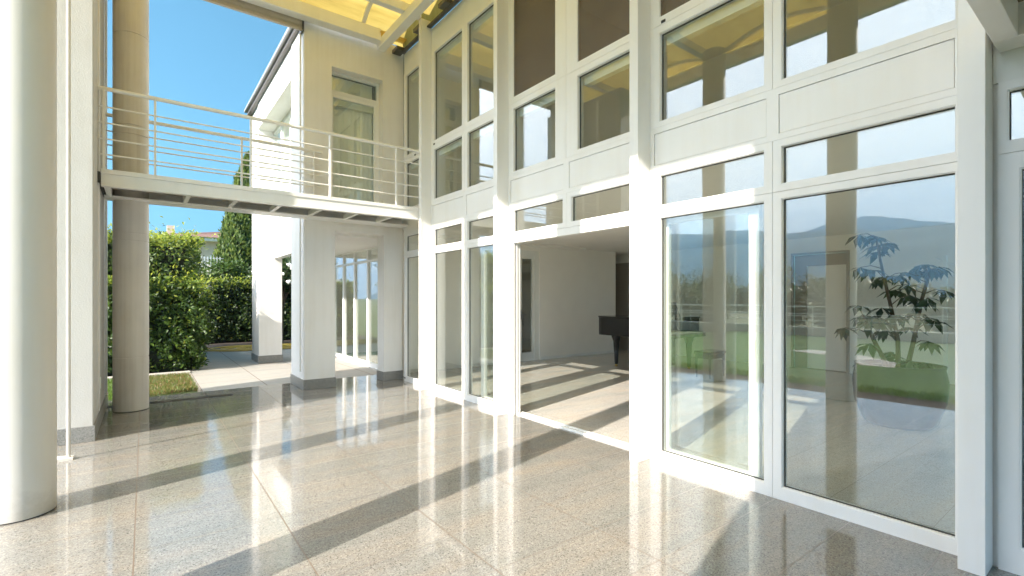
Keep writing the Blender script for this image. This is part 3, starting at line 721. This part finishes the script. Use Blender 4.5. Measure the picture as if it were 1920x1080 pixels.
# ------------------------------------------------------------------ hedges and trees
def hedge(name, boxes, n, size, label, newfrac, mats, lump=.10):
    x0 = min(b[0] for b in boxes); x1 = max(b[1] for b in boxes); y0 = min(b[2] for b in boxes)
    t = thing(name, ((x0 + x1) / 2, y0, 0), label, 'hedge')
    core = MB(); Ps = []; Ns = []; tops = []
    areas = []
    for (a, b, c, d, h) in boxes:
        core.box(a + .22, b - .22, c + .22, d - .22, 0, h - .25)
        areas.append(((b - a) * h * 1.0, (d - c) * h, (d - c) * h * .6, (b - a) * (d - c)))
    tot = sum(sum(x) for x in areas)
    for (a, b, c, d, h), ar in zip(boxes, areas):
        for face, A in enumerate(ar):
            m = int(n * A / tot); u = rng.random(m); v = rng.random(m)
            if face == 0: p = np.stack([a + (b - a) * u, np.full(m, c), .05 + (h - .05) * v], 1); nn = np.array([0, -1, .15])
            elif face == 1: p = np.stack([np.full(m, b), c + (d - c) * u, .05 + (h - .05) * v], 1); nn = np.array([1, 0, .15])
            elif face == 2: p = np.stack([np.full(m, a), c + (d - c) * u, .05 + (h - .05) * v], 1); nn = np.array([-1, 0, .15])
            else: p = np.stack([a + (b - a) * u, c + (d - c) * v, np.full(m, h)], 1); nn = np.array([0, 0, 1.])
            wob = (np.sin(p[:, 0] * 5.1 + p[:, 2] * 3.3) * np.sin(p[:, 1] * 4.3 + p[:, 2] * 4.7 + 1.3) + .6 * np.sin(p[:, 0] * 11 + p[:, 2] * 9 + p[:, 1] * 10)) * lump
            depth = -np.abs(rng.normal(0, .12, m)) + rng.normal(0, .03, m) + wob
            p = p + nn * depth[:, None]
            # thin, leggy foot
            if face < 3: p[:, :2] -= (nn[:2] * .25)[None, :] * np.clip(.6 - p[:, 2:3], 0, 1)
            Ps.append(p); Ns.append(np.broadcast_to(nn, (m, 3)))
            tops.append(np.clip((p[:, 2] - (h - .5)) / .5, 0, 1))
    P = np.concatenate(Ps); Nr = np.concatenate(Ns); tp = np.concatenate(tops); m = len(P)
    sprout = (rng.random(m) < .05 * tp + .008); P = P + np.where(sprout[:, None], Nr * rng.uniform(.05, .22, (m, 1)) + np.array([0, 0, .08]), 0)
    D = Nr * .7 + rdir(m) * .9 + np.array([0, 0, .25]); Nl = Nr + rdir(m) * .7 + np.array([0, 0, .5])
    patch = .5 + .5 * np.sin(P[:, 0] * 2.3 + 1.1) * np.sin(P[:, 2] * 2.9 + P[:, 1])
    mi = (rng.random(m) < (newfrac * (.12 + 1.6 * tp ** 1.5) * (.35 + patch) + .5 * sprout)).astype(int)
    sz = rng.uniform(.6, 1.25, m) * size
    core.build('branches', M['twig'], t)
    leaf_mesh('foliage', P, D, Nl, sz, sz * .45, mi, mats, t); return t
hedge('hedge', [(-4.2, .95, 12.5, 17.5, 2.86)], 60000, .085, 'tall clipped laurel hedge with bright yellow-green top beside the column', .55, [M['leaf'], M['newleaf']])
hedge('hedge', [(-2.6, 1.02, 12.0, 12.5, 1.86)], 15000, .095, 'lower bushy laurel hedge growing against front of the tall hedge', .35, [M['leaf'], M['newleaf']], .13)
hedge('hedge', [(1.35, 9, 19, 20.5, 2.1)], 22000, .12, 'long dark clipped hedge in shade behind the wing pillars', .3, [M['darkleaf'], M['newleaf']], .06)

def crown_tree(name, x, y, h, rad, label, cat, n, size, m, conical=False, trunk_h=.6, group=None):
    t = thing(name, (x, y, 0), label, cat, group)
    MB().tube([(x, y, 0), (x + .03, y, h * .4), (x, y + .02, h * .85)], [rad * .13, rad * .09, .02], 8).build('trunk', M['bark'], t, 0, True)
    k = rng.random(n)
    if conical:
        z = trunk_h + (h - trunk_h) * rng.random(n) ** 1.15
        u = (z - trunk_h) / (h - trunk_h)
        rr = rad * np.clip(1.02 - u ** 2.2, .03, 1) * np.minimum(1, .65 + u * 2.5)
        a = rng.uniform(0, 6.283, n)
        rr = rr * (1 + .13 * np.sin(a * 5 + z * 2.3) * np.sin(z * 3.7 + a * 2) + .07 * np.sin(a * 13 + z * 7)) * (1 - np.abs(rng.normal(0, .10, n)))
        P = np.stack([x + rr * np.cos(a), y + rr * np.sin(a), z], 1)
        D = np.stack([np.cos(a) * .45, np.sin(a) * .45, np.full(n, 1.0)], 1) + rdir(n) * .45
        Nn = np.stack([np.cos(a), np.sin(a), np.full(n, .3)], 1) + rdir(n) * .5
        MB().lathe(x, y, [(rad * .3, trunk_h), (rad * .72, trunk_h + .5), (rad * .68, h * .5), (rad * .35, h * .8), (.02, h * .95)], 14).build('branches', M['twig'], t)
    else:
        nb = 16; cs = rdir(nb) * rad * .62; cs[:, 2] *= .75; cr_ = rng.uniform(.3, .5, nb) * rad
        i = rng.integers(0, nb, n); q = rdir(n)
        P = np.array([x, y, h - rad * .85]) + cs[i] + q * (cr_[i] * rng.uniform(.6, 1.08, n))[:, None]
        D = q + rdir(n) * .8; Nn = q + np.array([0, 0, .6]) + rdir(n) * .4
        br_ = MB()
        for c in cs[:10]: br_.tube([(x, y, h * .35), (x + c[0] * .5, y + c[1] * .5, h * .55), tuple(np.array([x, y, h - rad * .85]) + c)], [rad * .06, rad * .04, .015], 6)
        br_.build('branches', M['bark'], t)
    sz = rng.uniform(.6, 1.3, n) * size
    leaf_mesh('crown', P, D, Nn, sz, sz * .5, None, [m], t); return t
crown_tree('cypress_tree', 3.45, 22.5, 7.4, 1.25, 'tall dense green cypress tree behind the dark hedge', 'tree', 26000, .17, M['cypleaf'], True)
crown_tree('shrub', 2.35, 20.9, 3.1, .75, 'loose green shrub between tall hedge and cypress', 'shrub', 3500, .12, M['leaf'])
rb = crown_tree('rose_bush', 3.75, 18.3, 3.1, .9, 'climbing rose bush with white blooms behind the far pillar', 'shrub', 6000, .10, M['darkleaf'])
fl = MB()
def bloom(p, r):
    for k in range(7):
        q = Vector(p) + Vector((random.uniform(-1, 1), random.uniform(-1, 1), random.uniform(-.6, .8))) * r * .45
        n = 6; base = len(fl.v)
        for i in range(5):
            ph = -1.4 + i * .7
            for j in range(n):
                a = j * 6.283 / n + i * .4; fl.v.append((q.x + r * .62 * math.cos(ph) * math.cos(a), q.y + r * .62 * math.cos(ph) * math.sin(a), q.z + r * .55 * math.sin(ph)))
        for i in range(4):
            for j in range(n): fl.f.append((base + i * n + j, base + i * n + (j + 1) % n, base + (i + 1) * n + (j + 1) % n, base + (i + 1) * n + j))
for p in ((2.86, 17.3, 2.55), (2.80, 17.35, 2.38), (3.84, 17.35, 2.62), (3.93, 17.3, 2.52), (3.99, 17.3, 2.18), (3.82, 17.3, 2.05), (4.05, 17.3, 2.3), (3.6, 17.3, 2.3), (4.2, 17.3, 2.6)): bloom(p, .085)
fl.build('flower', M['rose'], rb)

# hose
hs = MB()
pts = []
for i in range(420):
    t = i / 419; a = t * 6.283 * 14
    pts.append((2.9 + 1.25 * math.cos(a) * (1 - .25 * t) + .6 * math.sin(t * 9), 16.3 + .55 * math.sin(a) * (1 - .3 * math.sin(t * 7)) + .25 * math.sin(t * 5), .02 + .025 * (.5 + .5 * math.sin(a * 1.7))))
hs.tube(pts, .013, 6); ho = hs.build('garden_hose', M['hose'], None, 0, True)
tag(ho, 'yellow garden hose lying in loops on shaded paving before the dark hedge', 'hose')
shd = thing('garden_screen', (1.75, 21.6, 0), 'white lattice screen above a low wall beyond the tall hedge', 'fence')
sl = MB()
for k in range(12): sl.box(1.2 + k * .1, 1.22 + k * .1, 21.6, 21.62, 1.9, 3.1)
for k in range(10): sl.box(1.18, 2.42, 21.622, 21.64, 1.95 + k * .12, 1.97 + k * .12)
sl.build('lattice', M['shed'], shd); B(1.1, 2.5, 21.55, 21.7, 0, 2.35).build('wall', M['shed'], shd)
# neighbour's house
nh = thing('neighbour_house', (4, 48, 0), 'pale pink villa with terracotta roof beyond the garden hedge', 'house')
B(1.6, 12, 46, 56, 0, 6.1).build('wall', M['pinkwall'], nh)
B(.9, 12.8, 45.2, 57, 6.1, 6.35).build('eaves', M['white2'], nh)
rf = MB(); rf.add([(.7, 45, 6.35), (13, 45, 6.35), (13, 57.2, 6.35), (.7, 57.2, 6.35), (6.2, 50.5, 7.6), (8.5, 51.5, 7.6)], [(0, 1, 5, 4), (1, 2, 5), (2, 3, 4, 5), (3, 0, 4), (3, 2, 1, 0)])
rfo = rf.build('roof', M['tiles'], nh)
B(1.4, 1.9, 46.5, 47.1, 6.35, 7.25).build('chimney', M['pinkwall'], rfo)
for x in (2.6, 4.2): 
    wo = MB().ringy(45.97, 46.0, x, x + .9, 3.6, 5.0, x + .06, x + .84, 3.66, 4.94).build('window', M['white2'], nh); B(x + .06, x + .84, 45.985, 45.995, 3.66, 4.94).build('pane', M['glass'], wo)

# garden on the far side, seen mirrored in the glass
gf = thing('garden_railing', (-14, 0, 0), 'long white horizontal-bar railing along the lawn edge, mirrored in glass', 'railing')
for z in (1.17, .88, .79, .6, .31):
    MB().tube([(-14, -14, z), (-14, 24, z)], .028 if z > 1 else .014, 6).build('rail', M['rail'], gf)
for i in range(20): B(-14.02, -13.98, -14 + i * 2, -13.96 + i * 2, -.1, 1.16).build('post', M['rail'], gf)
gw = B(-14.6, -14.3, -20, 30, -.2, .32).build('garden_wall', M['kerb']); tag(gw, 'low pale stone wall along the far lawn edge behind railing', 'wall')
for (x, y, h, r) in ((-16.5, 14.2, 2.0, 1.3), (-17.5, 16.5, 3.2, 1.7), (-19, 19.5, 4.2, 2.0), (-16.5, 10.2, 2.0, 1.1), (-17, 8.3, 1.6, .9), (-18, 4.5, 1.4, .8), (-17.5, -1.0, 1.6, 1.0), (-19, -4, 2.0, 1.2), (-18, 21.5, 3.6, 1.9)):
    big = h > 3
    crown_tree('garden_tree' if big else 'garden_shrub', x, y, h, r, '%s growing beyond the lawn railing, mirrored in the glass' % ('bushy dark green tree' if big else 'round dark green shrub'), 'tree' if big else 'shrub', 2600, .2, M['treeleaf'], False, .6, 'trees and shrubs beyond the lawn railing')

for k, (x, y, h, r) in enumerate(((-44, 14, 3.2, 2.0), (-52, 19, 4.6, 2.6), (-48, 25, 3.6, 2.2), (-60, 30, 6.0, 3.2), (-55, 36, 4.4, 2.6), (-66, 42, 7.0, 3.4), (-58, 48, 5.0, 3.0), (-70, 12, 3.6, 2.6), (-80, 22, 5.0, 3.4), (-84, 34, 5.6, 3.6), (-46, 20, 2.6, 1.9), (-50, 30, 3.0, 2.2), (-62, 23, 4.2, 2.8), (-74, 27, 4.6, 3.0), (-64, 16, 3.4, 2.6))):
    crown_tree('distant_tree', x, y, h, r, 'far dark tree standing in the valley, mirrored small in the glass below the mountain', 'tree', 1900, .5, M['treeleaf'], False, .6, 'far trees in the valley')

# ------------------------------------------------------------------ haze over the valley
hm = bpy.data.materials.new('valley_haze'); hm.use_nodes = True; hm.node_tree.nodes.clear()
ho_ = hm.node_tree.nodes.new('ShaderNodeOutputMaterial'); pv = hm.node_tree.nodes.new('ShaderNodeVolumePrincipled')
pv.inputs['Color'].default_value = (.26, .58, 1.0, 1); pv.inputs['Density'].default_value = HAZE; pv.inputs['Anisotropy'].default_value = .35
hm.node_tree.links.new(pv.outputs[0], ho_.inputs['Volume'])
hz = B(-4300, 700, -4400, 7300, -1.2, 720).build('haze', hm); hz['kind'] = 'stuff'
